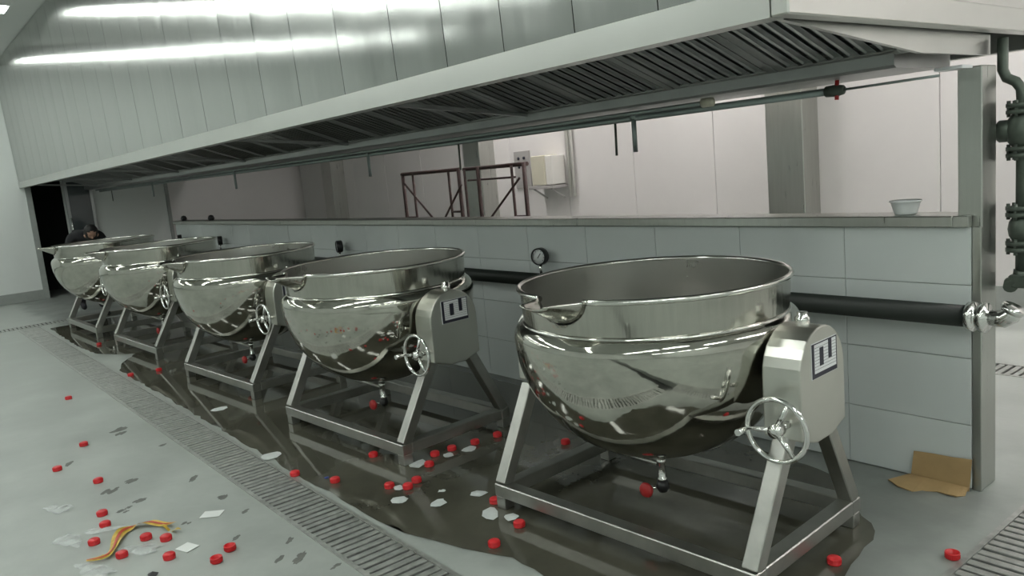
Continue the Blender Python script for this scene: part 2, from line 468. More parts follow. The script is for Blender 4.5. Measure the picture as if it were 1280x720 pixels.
# baffle filters: sloping down from the front lip to the gutter
FY0, FY1, FZ0, FZ1 = 2.20, 3.15, 2.222, 1.885
sl = math.atan2(FZ1 - FZ0, FY1 - FY0); FL = math.hypot(FY1 - FY0, FZ1 - FZ0)
fx = -1.43; n_f = 0
protoF = None
while fx - .565 > HX0:
    if protoF is None:
        fr = MB(); W = .56
        fr.box(0, .045, 0, FL, -.01, .012, .002); fr.box(W - .045, W, 0, FL, -.01, .012, .002)
        fr.box(.045, W - .045, 0, .04, -.01, .012, .002); fr.box(.045, W - .045, FL - .04, FL, -.01, .012, .002)
        fo = fr.build('baffle_filter', 'filter', hood)
        bb = MB()
        bb.prism([(-.024, -.004), (-.018, .006), (.018, .006), (.024, -.004), (.020, -.004), (.014, .002), (-.014, .002), (-.020, -.004)], 'Y', .04, FL - .04)
        b1 = bb.build('baffle', 'filter', fo); b1.location = (.045 + .035, 0, 0)
        for q in range(1, 7):
            share('baffle', b1, fo, (.045 + .035 + q * .0665, 0, 0))
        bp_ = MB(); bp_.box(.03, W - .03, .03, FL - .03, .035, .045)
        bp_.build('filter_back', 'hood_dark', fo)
        protoF = fo; f = fo
    else:
        f = copy_tree(protoF, hood)
    f.location = Vector((fx - .5625, FY0, FZ0)) - Vector((-8.7, 3.57, 1.83))
    f.rotation_euler = (sl, 0, 0)
    if n_f % 4 == 3:
        st = MB(); st.bar((fx - .5625, HY + .04, 1.965), (fx - .5625, 3.20, 1.868), .035, .02); hp(st, 'cross_strut', 'filter')
    fx -= .565; n_f += 1

# ------------------------------------------------------------------ pipes under the hood
wp = empty('water_pipe', (-1.87, 3.38, 1.785), label='galvanised water pipe under the hood ending in a red valve', cat='pipe')
MB().tube([(0, 0, 0), (-14.2, 0, 0)], .017, 10).build('pipe_run', 'pipe_green', wp)
MB().lathe([(0, -.05), (.024, -.05), (.026, -.02), (.026, 0), (.02, .03), (.014, .035), (0, .035)], 14, Matrix.Translation((0, 0, 0)), 'X').build('end_valve', 'valve_green', wp)
MB().tube([(0, -.005, -.04), (.004, -.005, .045)], .009, 8).build('valve_lever', 'redpaint', wp)
MB().tube([(.03, 0, 0), (.42, .02, .005)], .0055, 8).build('thin_conduit', 'pipe_green', wp)
wp2 = empty('supply_pipe', (-2.5, 3.30, 1.808), label='thinner grey supply pipe running above the water pipe to a clamp', cat='pipe')
MB().tube([(0, 0, 0), (-13.5, 0, 0)], .011, 10).build('pipe_run', 'pipe_green', wp2)
MB().lathe([(0, -.03), (.022, -.03), (.022, .03), (0, .03)], 12, None, 'X').build('clamp', 'beige', wp2)
for i, (tx, lab) in enumerate(((-3.05, 'nearest thick drop pipe hanging from the water pipe'),
                               (-6.05, 'drop pipe hanging left of the scaffold frame'),
                               (-9.2, 'short drop pipe hanging over the third kettle from the right'),
                               (-12.6, 'farthest thick drop pipe hanging at the left end'))):
    t = empty('drop_pipe', (tx, 3.38, 1.785), label=lab, cat='pipe', group='drop pipes under the hood')
    MB().tube([(0, -.016, .035), (0, -.016, -.185)], .0135, 12).build('spout_tube', 'pipe_green', t)
    MB().lathe([(0, -.012), (.02, -.012), (.02, .03), (0, .03)], 10, Matrix.Translation((0, -.016, 0))).build('collar', 'pipe_green', t)
for i, (tx, lab) in enumerate(((-3.205, 'nearest thin rod hanging beside the thick drop pipe'),
                               (-4.75, 'thin rod hanging above the scaffold frame'),
                               (-15.2, 'thin rod hanging in front of the white wall at far left'))):
    tag(MB().tube([(tx, 3.38, 1.772), (tx - .005, 3.38, 1.59)], .007, 8).build('hanging_rod', 'valve_green'), lab, 'rod')

# ------------------------------------------------------------------ black steam pipe on the low wall, gauges
sp = empty('steam_pipe', (-1.4, 3.49, .80), label='black insulated steam pipe along the low tiled wall', cat='pipe')
MB().tube([(0.02, 0, 0), (-11.0, 0, 0)], .046, 20).build('insulation', 'black', sp)
MB().lathe([(0, .02), (.062, .02), (.062, .045), (.045, .048), (.045, .066), (.062, .069), (.062, .092), (.03, .095), (.03, .11), (0, .11)], 20, None, 'X').build('flange', 'chrome', sp)
MB().tube([(.10, 0, 0), (.15, 0, .0), (.18, .0, .02), (.20, 0, .045)], [.03, .036, .036, .032], 16).build('elbow', 'chrome', sp)
MB().lathe([(0, .0), (.042, .0), (.048, .012), (.042, .024), (0, .024)], 16, Matrix.Translation((.185, -.01, .035)) @ Matrix.Rotation(.5, 4, 'Y')).build('union_nut', 'chrome', sp)
for bx in (-2.2, -5.2, -8.2):
    MB().box(bx - .015, bx + .015, .01, .077, -.052, .052, .003).build('pipe_clip', 'post', sp)
def gauge(x, rz, label):
    g = empty('pressure_gauge', (x, 3.49, .8462), rz, label=label, cat='gauge', group='pressure gauges on the steam pipe')
    g.scale = (1.25, 1.25, 1.25)
    MB().tube([(0, 0, 0), (0, 0, .05)], .008, 8).build('stem', 'chrome', g)
    MB().lathe([(0, .025), (.042, .025), (.047, .018), (.047, -.018), (.042, -.022), (.040, -.012), (0, -.012)], 28, Matrix.Translation((0, 0, .094)), 'Y').build('case', 'blackplast', g)
    dl = MB().lathe([(0, -.0135), (.039, -.0135), (.039, -.012), (0, -.012)], 28, Matrix.Translation((0, 0, .094)), 'Y').build('dial', 'dial', g)
    MB().bar((-.006, -.0150, .086), (.014, -.0150, .112), .004, .0015, (0, 1, 0)).build('needle', 'ink', dl)
    tk = MB()
    for q in range(9):
        a = math.radians(-130 + q * 32.5)
        s, c = math.sin(a), math.cos(a)
        tk.bar((s * .030, -.0142, .094 + c * .030), (s * .036, -.0142, .094 + c * .036), .0025, .001, (0, 1, 0))
    tk.build('tick_mark', 'ink', dl)
    return g
gauge(-4.09, .3, 'pressure gauge with white dial showing between the two nearest kettles')
gauge(-7.05, -.30, 'black pressure gauge edge on behind the second kettle rim')
gauge(-10.4, -.30, 'black pressure gauge edge on right of the fourth kettle')
gauge(-13.0 + .9, -.30, 'black pressure gauge by the rim of the farthest kettle')

# ------------------------------------------------------------------ tall valve stack at right
vs_ = empty('valve_stack', (-1.345, 3.80, 0), label='green grey steam pipe with flanged valves right of the steel post', cat='pipe')
MB().tube([(-.02, 0, 1.93), (-.02, 0, 1.80), (-.005, 0, 1.765), (.03, 0, 1.745), (.05, 0, 1.715), (.053, 0, 1.68), (.053, 0, .92)], .021, 14).build('riser', 'valve_green', vs_)
fl_ = None
for z in (1.635, 1.455, 1.205, 1.055):
    if fl_ is None:
        m_ = MB()
        m_.lathe([(0, -.022), (.058, -.022), (.058, -.006), (.04, -.003), (.04, .003), (.058, .006), (.058, .022), (0, .022)], 20)
        for k in range(6):
            a = k * PI / 3 + .4
            m_.tube([(.047 * math.cos(a), .047 * math.sin(a), -.034), (.047 * math.cos(a), .047 * math.sin(a), .034)], .008, 6)
        fl_ = m_.build('flange', 'valve_green', vs_); fl_.location = (.053, 0, z)
    else:
        share('flange', fl_, vs_, (.053, 0, z))
MB().lathe([(.03, 1.47), (.052, 1.50), (.062, 1.545), (.052, 1.59), (.03, 1.62)], 20, Matrix.Translation((.053, 0, 0))).build('valve_body', 'valve_green', vs_)
MB().lathe([(0, -.10), (.036, -.10), (.047, -.09), (.047, -.045), (.036, -.035), (.03, 0), (0, 0)], 18, Matrix.Translation((.06, 0, 1.545)), 'X').build('valve_bonnet', 'valve_green', vs_)
MB().lathe([(.03, 1.075), (.045, 1.10), (.05, 1.13), (.045, 1.16), (.03, 1.185)], 18, Matrix.Translation((.053, 0, 0))).build('lower_valve_body', 'valve_green', vs_)
MB().tube([(.053, 0, .95), (.045, 0, .91), (.02, -.02, .895), (.03, -.05, .885)], .028, 12).build('lower_elbow', 'valve_green', vs_)
MB().box(.02, .16, -.05, .05, .88, .935, .006).build('lower_bracket', 'valve_green', vs_)

# ------------------------------------------------------------------ kettles
RK, RZ = .562, 1.07
def make_kettle():
    k = empty('steam_kettle')
    sa = -PI / 2                         # the spout points to the front
    def dang(a):
        d = (a - sa + PI) % (2 * PI) - PI
        return abs(d)
    def wall_mod(r, z, a):
        d = dang(a)
        if d < .218 and z > .95:
            top = RZ - .094 * math.sqrt(max(0, 1 - (d / .218) ** 2))
            z = min(z, top)
        return r, min(z, RZ)
    # bowl: outer wall, inner wall and inner dish
    prof = [(.552, .925), (.554, .955), (.556, .98), (.557, 1.0), (.558, 1.03), (.559, RZ), (.552, RZ), (.551, 1.03), (.549, .98), (.547, .90), (.544, .82), (.525, .70), (.47, .57), (.36, .46), (.2, .40), (0.0001, .385)]
    b = MB(); b.lathe(prof[:6], 240, mod=wall_mod); 
    b.build('bowl_wall', 'brushed', k, True)
    b = MB(); b.lathe(prof[6:], 240, mod=wall_mod); b.build('bowl_lining', 'inner', k, True)
    # jacket: shoulder, belly, bottom
    jp = [(.549, .932), (.557, .929), (.567, .924), (.579, .915), (.589, .902), (.596, .887), (.599, .868)]
    for i in range(1, 19):
        t = i / 18 * PI / 2
        jp.append((.599 * math.cos(t) ** .95 if i < 18 else .0001, .868 - .553 * math.sin(t)))
    jb = MB(); jb.lathe(jp, 96); jk = jb.build('jacket', 'polish', k)
    w = MB(); w.lathe([(.551, .930), (.556, .937), (.560, .932), (.561, .925)], 96); w.build('weld_bead', 'rim', jk)
    # rolled rim with a gap at the spout
    pts = []
    for i in range(121):
        a = sa + .205 + (2 * PI - .41) * i / 120
        pts.append((.562 * math.cos(a), .562 * math.sin(a), RZ))
    MB().tube(pts, .0115, 8).build('rim', 'rim', k)
    # spout: half cone trough
    s = MB()
    def spf(u, v):
        th = PI * (u)                    # 0..pi across
        wd = .122 * (1 - v) + .06 * v; dp = .10 * (1 - v) + .012 * v
        return (wd * math.cos(PI - th), -(.540 + .165 * v), RZ + .004 + .004 * v - dp * math.sin(th))
    s.quad_grid(spf, 14, 6)
    so = s.build('spout', 'brushed', k); sm = so.modifiers.new('thick', 'SOLIDIFY'); sm.thickness = .004
    # base frame: each beam a part, short feet
    X, Y = .655, .37
    z0, z1 = .058, .12
    for nm, a in (('frame_beam', (-X - .033, X + .033, -Y - .033, -Y + .033)), ('frame_beam', (-X - .033, X + .033, Y - .033, Y + .033)),
                  ('frame_beam', (-X - .033, -X + .033, -Y + .033, Y - .033)), ('frame_beam', (X - .033, X + .033, -Y + .033, Y - .033))):
        MB().box(*a, z0, z1, .004).build(nm, 'frame', k)
    for sx in (-1, 1):
        for sy in (-1, 1):
            MB().box(sx * X - .03, sx * X + .03, sy * Y - .03, sy * Y + .03, 0, z0 + .001, .003).build('foot', 'frame', k)
            MB().bar((sx * X, sy * (Y - .0), z1 - .005), (sx * (X + .01), sy * .135, .54), .062, .062, (1, 0, 0), .004).build('leg', 'frame', k)
    # bearing housings at both ends: flat sided boxes with an arched top
    def arch(w, zb, zt, n=14):
        zc = zt - w
        poly = [(-w, zb + .035), (-w * .35, zb), (w * .35, zb), (w, zb + .035)]
        poly += [(w * math.cos(t), zc + w * math.sin(t)) for t in [i * PI / n for i in range(n + 1)]]
        return poly
    g = MB(); g.prism(arch(.166, .505, .928), 'X', .60, .748); go = g.build('gear_housing', 'box', k)
    for f_ in go.data.polygons: f_.use_smooth = False
    bv = go.modifiers.new('edge', 'BEVEL'); bv.width = .006; bv.segments = 2; bv.limit_method = 'ANGLE'; bv.angle_limit = math.radians(40)
    h = MB(); h.prism(arch(.135, .52, .895), 'X', -.742, -.60); ho = h.build('bearing_housing', 'box', k)
    bv = ho.modifiers.new('edge', 'BEVEL'); bv.width = .006; bv.segments = 2; bv.limit_method = 'ANGLE'; bv.angle_limit = math.radians(40)
    MB().lathe([(0, .56), (.06, .56), (.06, .605), (0, .605)], 18, Matrix.Translation((0, 0, .77)), 'X').build('trunnion', 'frame', k)
    MB().lathe([(0, -.605), (.06, -.605), (.06, -.56), (0, -.56)], 18, Matrix.Translation((0, 0, .77)), 'X').build('trunnion', 'frame', k)
    MB().lathe([(0, .92), (.028, .92), (.028, .945), (.02, .95), (.02, .965), (0, .965)], 14, Matrix.Translation((.66, .03, 0))).build('oil_cup', 'chrome', k)
    rd = MB(); rd.lathe([(0, 0), (.03, 0), (.036, .012), (.03, .026), (0, .03)], 14, Matrix.Translation((-.665, -.03, .90)))
    rd.build('red_knob', 'redpaint', k)
    # name plate on the gear housing (flat print: white field, dark frame and two strips)
    np_ = MB().box(.748, .7505, -.085, .105, .745, .875).build('name_plate', 'plate', k)
    ink = MB()
    ink.box(.7505, .7515, -.083, .103, .747, .763); ink.box(.7505, .7515, -.083, -.066, .763, .873)
    ink.box(.7505, .7515, -.066, .103, .869, .873); ink.box(.7505, .7515, .099, .103, .763, .869)
    ink.box(.7505, .7515, -.026, .002, .785, .852); ink.box(.7505, .7515, .040, .064, .800, .869)
    for q in range(8):
        ink.box(.7505, .7510, -.062, .097, .775 + q * .0115, .776 + q * .0115)
    ink.build('plate_print', 'ink', np_)
    # hand wheel on the front of the gear housing
    wx, wy, wz = .695, -.245, .598
    wheel = MB()
    wheel.tube([(wx + .113 * math.cos(t), wy, wz + .113 * math.sin(t)) for t in [i * 2 * PI / 40 for i in range(40)]], .0095, 10, closed=True)
    wo = wheel.build('hand_wheel', 'chrome', k)
    for d in (185, 305, 65):
        a = math.radians(d)
        MB().tube([(wx + .02 * math.cos(a), wy, wz + .02 * math.sin(a)), (wx + .111 * math.cos(a), wy, wz + .111 * math.sin(a))], [.0115, .008], 10).build('spoke', 'chrome', wo)
    MB().lathe([(0, -.02), (.024, -.02), (.026, 0), (.024, .025), (0, .025)], 16, Matrix.Translation((wx, wy, wz)), 'Y').build('hub', 'chrome', wo)
    MB().tube([(wx, wy + .02, wz), (wx, -.150, wz)], .014, 12).build('shaft', 'chrome', wo)
    a = math.radians(185)
    MB().tube([(wx + .113 * math.cos(a), wy + .005, wz + .113 * math.sin(a)), (wx + .113 * math.cos(a), wy - .03, wz + .113 * math.sin(a)), (wx + .113 * math.cos(a), wy - .065, wz + .113 * math.sin(a))], [.007, .011, .013], 10).build('crank_grip', 'chrome', wo)
    # drain and valve below the bowl
    MB().tube([(-.30, -.10, .297), (.05, -.10, .285)], .010, 10).build('condensate_pipe', 'frame', k)
    MB().tube([(-.05, -.10, .297), (-.06, 0.0, .33)], .012, 10).build('drain_neck', 'frame', k)
    dv = MB(); dv.lathe([(0, .215), (.02, .215), (.02, .225), (.015, .23), (.015, .29), (.02, .295), (.02, .315), (0, .315)], 14, Matrix.Translation((.07, -.10, 0)))
    dv.build('drain_valve', 'chrome', k)
    MB().lathe([(0, .16), (.018, .165), (.03, .185), (.022, .215), (0, .216)], 14, Matrix.Translation((.07, -.10, 0))).build('trap_body', 'blackplast', k)
    MB().lathe([(0, -.01), (.028, -.012), (.034, 0), (.028, .012), (0, .01)], 16, Matrix.Translation((.02, -.15, .175)), 'Y').build('red_handle', 'redpaint', k)
    MB().tube([(.02, -.14, .175), (.06, -.10, .185)], .007, 8).build('valve_stem', 'chrome', k)
    return k
kets = [(-2.255, 2.53, 3.5, 1.0, 'nearest polished steel tilting kettle at the right end of the row'),
        (-4.45, 2.435, 3.8, 1.0, 'second polished steel tilting kettle from the right with wide gap beside it'),
        (-6.62, 2.42, 4.0, 1.0, 'middle polished steel tilting kettle of the five in the row'),
        (-9.0, 2.375, 3.0, 1.02, 'fourth polished steel tilting kettle from the right'),
        (-11.1, 2.28, 2.0, 1.03, 'farthest polished steel tilting kettle with its spout sticking out left')]
pk = make_kettle()
for i, (x, y, rz, s, lab) in enumerate(kets):
    k = pk if i == 0 else copy_tree(pk)
    k.location = (x, y, 0.003); k.rotation_euler = (0, 0, math.radians(rz)); k.scale = (s, s, s)
    tag(k, lab, 'kettle', 'steam kettles in a row')

# ------------------------------------------------------------------ floor drains
def drain(name, loc, along, length, width, label, start=0, stuff=False):
    d = empty(name, loc, label=label, cat='drain')
    e = MB()
    if along == 'X':
        e.box(0, length, 0, .022, -.02, .003); e.box(0, length, width - .022, width, -.02, .003)
    else:
        e.box(0, .022, 0, length, -.02, .003); e.box(width - .022, width, 0, length, -.02, .003)
    e.build('edge_frame', 'grate', d)
    n = int(length / .05)
    if stuff:
        m = MB()
        for i in range(n):
            a = i * .05 + .008
            if along == 'X': m.box(a, a + .034, .022, width - .022, -.016, .001)
            else: m.box(.022, width - .022, a, a + .034, -.016, .001)
        tag(m.build('grate_slat', 'grate', d), kind='stuff')
        return d
    first = None
    for i in range(n):
        a = i * .05 + .008
        if first is None:
            m = MB()
            if along == 'X': m.box(0, .034, .022, width - .022, -.016, .001, .0025)
            else: m.box(.022, width - .022, 0, .034, -.016, .001, .0025)
            first = m.build('grate_slat', 'grate', d); o = first
        else:
            o = share('grate_slat', first, d)
        dz = random.uniform(-.0015, .0015)
        o.location = (a, 0, dz) if along == 'X' else (0, a, dz)
    return d
drain('floor_drain', (-12.48, 1.33, 0), 'X', 11.29, .27, 'long steel floor drain grating running in front of the row of kettles')
drain('floor_drain', (-1.19, 1.62, 0), 'Y', 5.6, .27, 'steel floor drain grating at the lower right corner past the post')
drain('floor_drain', (-3.0, 5.40, 0), 'X', 1.8, .27, 'short piece of floor drain grating seen behind the steel post')
drain('floor_drain', (-12.75, YF + .1, 0), 'Y', 13.5, .27, 'far left floor drain grating crossing the floor before the left wall', stuff=True)

# ------------------------------------------------------------------ water lying under the kettles
def jag(pts, step=.09, amp=.03, closed=True):
    out = []
    n = len(pts)
    for i in range(n):
        a = Vector(pts[i]); b = Vector(pts[(i + 1) % n]); L = (b - a).length
        m = max(1, int(L / step)); nr = Vector((-(b - a).y, (b - a).x)).normalized() if L > 0 else Vector((0, 0))
        for q in range(m):
            f = q / m
            am = amp if 0 < q else amp * .3
            out.append((a + (b - a) * f + nr * random.uniform(-am, am))[:])
    return out
def sheet(name, poly, z, m, parent=None):
    b = MB(); v = [b.bm.verts.new((p[0], p[1], z)) for p in poly]
    b.bm.faces.new(v); bmesh.ops.triangulate(b.bm, faces=b.bm.faces[:])
    o = b.build(name, m, parent)
    for p in o.data.polygons:
        if p.normal.z < 0: p.flip()
    return o
pud = [(-12.05, 1.66), (-10.9, 1.63), (-10.0, 1.63), (-9.42, 1.66), (-9.1, 1.80), (-8.92, 1.95), (-8.70, 1.83), (-8.45, 1.70), (-8.2, 1.63),
       (-6.0, 1.63), (-4.4, 1.625), (-3.25, 1.63), (-2.96, 1.665), (-2.78, 1.715), (-2.48, 1.83), (-2.2, 1.80), (-1.9, 1.66), (-1.55, 1.75), (-1.40, 2.1), (-1.42, 2.5),
       (-1.47, 2.72), (-1.52, 2.95), (-1.72, 3.15), (-1.95, 3.36), (-2.5, 3.45), (-3.4, 3.47), (-4.6, 3.49), (-7.0, 3.5), (-12.1, 3.5)]
p = sheet('puddle', jag(pud, .07, .013), .0025, 'wet')
tag(p, 'thin dark sheet of water on the floor under the kettles', 'puddle', kind='stuff')

# ------------------------------------------------------------------ things behind the low wall
sc = empty('scaffold_frame', (-7.4, 5.2, 0), label='rusty red brown tubular scaffold frame behind the low wall', cat='scaffold')
sx0 = -7.4
def scp(name, a, b, r):
    MB().tube([(a[0] - sx0, a[1], a[2]), (b[0] - sx0, b[1], b[2])], r, 8).build(name, 'rust', sc)
for px in (-8.55, -7.36, -7.0, -6.22): scp('post', (px, 0, 0), (px, 0, 1.60), .022)
for px in (-8.32, -7.56, -7.25, -6.42): scp('inner_post', (px, .0, .12), (px, .0, 1.58), .015)
scp('top_rail', (-8.57, 0, 1.59), (-7.34, 0, 1.59), .022); scp('top_rail', (-7.3, .03, 1.585), (-6.2, .03, 1.585), .022)
scp('mid_rail', (-7.25, .04, 1.46), (-6.42, .04, 1.46), .011)
scp('brace', (-8.5, -.02, 1.48), (-7.85, -.02, .98), .012); scp('brace', (-7.3, -.02, 1.42), (-7.8, -.02, .95), .012)
scp('brace', (-6.28, -.02, 1.45), (-6.95, -.02, .95), .012); scp('brace', (-8.5, .02, .2), (-7.4, .02, .95), .012)
for z in (1.06, .6, .2):
    scp('rung', (-8.55, 0, z), (-8.32, 0, z), .012); scp('rung', (-7.56, 0, z + .06), (-7.36, 0, z + .06), .012); scp('rung', (-6.42, 0, z), (-6.22, 0, z), .012)
wbx = empty('wall_box', (-8.05, YB - .02, 1.25), label='cream box on a bracket high on the back wall right of the scaffold', cat='box')
MB().box(-.20, .06, -.26, 0, .03, .42, .008).build('box_body', 'beige', wbx)
MB().box(.06, .19, -.24, 0, .03, .41, .008).build('side_cover', 'conduit', wbx)
MB().box(-.28, .22, -.27, 0, -.02, .02, .004).build('shelf', 'greybox', wbx)
for bx in (-.2, .15):
    MB().bar((bx, -.24, -.02), (bx, -.01, -.16), .02, .02).build('bracket', 'greybox', wbx)
gp = empty('switch_plate', (-8.72, YB - .021, 1.5), label='grey plate with dark buttons on back wall left of the cream box', cat='panel')
MB().box(-.17, .17, -.02, 0, -.26, .26, .004).build('plate', 'greybox', gp)
for bx in (-.06, .06):
    for bz in (.16, .04):
        MB().lathe([(0, -.035), (.022, -.035), (.022, -.02), (0, -.02)], 10, Matrix.Translation((bx, 0, bz)), 'Y').build('button', 'ink', gp)
cd = empty('wall_conduit', (-7.72, YB - .05, 1.1), label='pair of white conduits on back wall right of the cream box', cat='conduit')
for bx in (-.03, .035):
    MB().tube([(bx, 0, 0), (bx, 0, 2.8)], .022, 10).build('conduit_tube', 'conduit', cd)
# small things on the capping
wb_ = empty('plastic_basin', (-1.70, 3.635, 1.213), label='small white plastic basin standing on the steel capping', cat='bowl')
MB().lathe([(0, .002), (.045, .002), (.050, .012), (.062, .058), (.064, .060), (.060, .060), (.047, .012), (0, .006)], 28).build('basin', 'bowl', wb_)
MB().lathe([(.061, .057), (.068, .057), (.068, .063), (.061, .063)], 28).build('basin_rim', 'bowl', wb_)
for bx, lab in ((-12.2, 'small dark lump on the far left end of the steel capping'), (-11.0, 'small dark lump on the capping beside the fourth kettle')):
    tag(MB().lathe([(0, 0), (.035, 0), (.045, .03), (.03, .065), (0, .075)], 10, Matrix.Translation((bx, 3.62, 1.213))).build('dark_lump', 'blackplast'), lab, 'lump')

# ------------------------------------------------------------------ cardboard against the low wall
cb = empty('cardboard_sheet', (-1.52, 3.52, 0), label='torn brown cardboard folded against the low wall by the post', cat='cardboard')
c1 = MB()
up = [(-.128, .02), (.122, .006), (.126, .148), (.05, .141), (-.04, .138), (-.122, .132)]
c1.prism(up, 'Y', 0.0, .005)
o = c1.build('upright_panel', 'card', cb); o.location = (0, .012, 0); o.rotation_euler = (-.16, 0, 0)
c2 = MB()
def fpt(u, v):
    bot = [(-.19, -.075), (-.13, -.115), (-.06, -.12), (-.035, -.085), (.02, -.06), (.07, -.075), (.105, -.07), (.125, -.03)]
    i = u * 7; a = min(int(i), 6); f = i - a
    bx = bot[a][0] + (bot[a + 1][0] - bot[a][0]) * f; by = bot[a][1] + (bot[a + 1][1] - bot[a][1]) * f
    tx = -.13 + .252 * u
    return (tx + (bx - tx) * v, .008 + (by - .008) * v, .022 * (1 - v) + .005 + .006 * math.sin(u * 9 + 1) * v)
c2.quad_grid(fpt, 14, 4, False)
o = c2.build('floor_flap', 'card', cb); sm = o.modifiers.new('thick', 'SOLIDIFY'); sm.thickness = .005

# ------------------------------------------------------------------ litter
def make_cap():
    t = empty('bottle_cap')
    m = MB()
    m.lathe([(0, .021), (.0175, .021), (.0195, .0195), (.0205, .016), (.0205, .0055), (.0215, .005), (.0215, .0), (.0185, 0), (.0185, .014), (0, .017)], 24)
    m.build('cap_shell', 'red', t)
    r = MB()
    for k in range(24):
        a = k * 2 * PI / 24
        r.bar((.0207 * math.cos(a), .0207 * math.sin(a), .006), (.0207 * math.cos(a), .0207 * math.sin(a), .017), .0018, .0018)
    tag(r.build('grip_ridges', 'red', t), kind='stuff')
    return t
caps = [(-7.435, 1.061, 'red cap lying alone farthest away on the dry floor'),
        (-5.886, 0.879, 'red cap on dry floor, second farthest before the drain'),
        (-5.481, 0.654, 'red cap at the left frame edge above the dark smear'),
        (-5.02, 0.789, 'red cap on dry floor just above the two brown stains'),
        (-4.466, 0.693, 'upper red cap of the touching pair above the plastic film'),
        (-4.295, 0.671, 'lower red cap of the touching pair above the plastic film'),
        (-4.115, 0.584, 'red cap left of the yellow ribbon'),
        (-3.961, 0.779, 'red cap inside the arch of the yellow ribbon'),
        (-3.854, 0.647, 'red cap at the lower left end of the yellow ribbon'),
        (-3.871, 0.845, 'red cap under the right end of the yellow ribbon'),
        (-3.657, 0.799, 'red cap touching the white paper scrap beside the ribbon'),
        (-3.444, 0.938, 'red cap nearest the lower edge, left one of two by the drain side'),
        (-3.512, 1.022, 'red cap right one of two between ribbon and drain'),
        (-4.031, 2.047, 'red cap on wet floor before the front beam of the second kettle'),
        (-4.133, 1.609, 'red cap on the edge of the long drain grating'),
        (-3.858, 1.716, 'red cap on wet floor right of the small blue chip'),
        (-3.548, 1.871, 'left red cap of the wet cluster of three'),
        (-3.46, 1.929, 'middle red cap of the wet cluster of three'),
        (-3.496, 2.005, 'right red cap of the wet cluster of three'),
        (-3.742, 2.284, 'red cap right of the second kettle front foot'),
        (-3.737, 2.398, 'red cap between two pale scraps behind the second kettle foot'),
        (-3.711, 2.546, 'red cap in the gap between kettles, third from the wall side'),
        (-3.70, 2.705, 'red cap in the gap between kettles nearest the tiled wall'),
        (-3.633, 2.174, 'red cap touching a crumpled white scrap in the gap'),
        (-2.963, 2.113, 'red cap beside the left front foot of the nearest kettle'),
        (-2.678, 2.03, 'red cap just before the front beam of the nearest kettle'),
        (-2.618, 1.841, 'red cap alone in the open water before the nearest kettle'),
        (-3.279, 2.87, 'red cap on the floor under the nearest kettle'),
        (-1.509, 2.613, 'red cap at the edge of the puddle right of the nearest kettle'),
        (-1.215, 2.925, 'red cap beside the right hand drain grating'),
        (-7.816, 1.64, 'red cap in the water left of two before the middle kettle'),
        (-7.759, 1.873, 'red cap in the water right of two before the middle kettle'),
        (-9.916, 1.81, 'red cap before the farthest kettle'),
        (-11.2, 2.05, 'red cap under the farthest kettle')]
c0 = make_cap()
for i, (x, y, lab) in enumerate(caps):
    c = c0 if i == 0 else copy_tree(c0)
    wetz = .003 if y > 1.62 and x < -1.5 else .0005
    if abs(y - 1.61) < .03 and i == 14: wetz = .004
    tag(c, lab, 'cap', 'red plastic caps on the floor')
    c.rotation_euler = (0, 0, random.uniform(0, 6)); c.scale = (1.22, 1.22, 1.22)
    c.location = (x, y, wetz)
    if i in (11, 12, 29):
        c.rotation_euler = (PI, 0, random.uniform(0, 6)); c.location.z = wetz + .0262

def scrap(name, x, y, r, m, label, cat, n=9, z=.003, sx=1.0, rot=0.0, crumple=.003):
    b = MB()
    ang = [(i + random.uniform(-.35, .35)) * 2 * PI / n for i in range(n)] if n > 6 else [i * 2 * PI / n + PI / 4 for i in range(n)]
    ring = [Vector((math.cos(a) * r * sx * random.uniform(.75, 1.1), math.sin(a) * r * random.uniform(.75, 1.1), random.uniform(0, crumple))) for a in ang]
    if n == 4: ring = [Vector((c_[0] * r * sx, c_[1] * r, random.uniform(0, crumple))) for c_ in ((1, .8), (-1, .8), (-1, -.8), (1, -.8))]
    mt = Matrix.Rotation(rot, 4, 'Z')
    ring = [mt @ p for p in ring]
    n = len(ring)
    v = [b.bm.verts.new(p) for p in ring] + [b.bm.verts.new((0, 0, crumple * 1.3))] + [b.bm.verts.new(p + Vector((0, 0, -.0012)) ) for p in ring]
    for i in range(n):
        j = (i + 1) % n
        b.bm.faces.new((v[i], v[j], v[n])); b.bm.faces.new((v[i], v[n + 1 + i], v[n + 1 + j], v[j]))
    b.bm.faces.new([v[n + 1 + i] for i in range(n)][::-1])
    o = b.build(name, m); o.location = (x, y, z + .0012)
    return tag(o, label, cat)
scrap('paper_scrap', -3.991, 1.10, .05, 'paper', 'white paper scrap alone on dry floor near the drain', 'paper', 4, .001, 1.0, .9)
scrap('paper_scrap', -3.70, .89, .042, 'paper', 'white paper scrap beside a red cap right of the ribbon', 'paper', 4, .001, 1.0, .35)
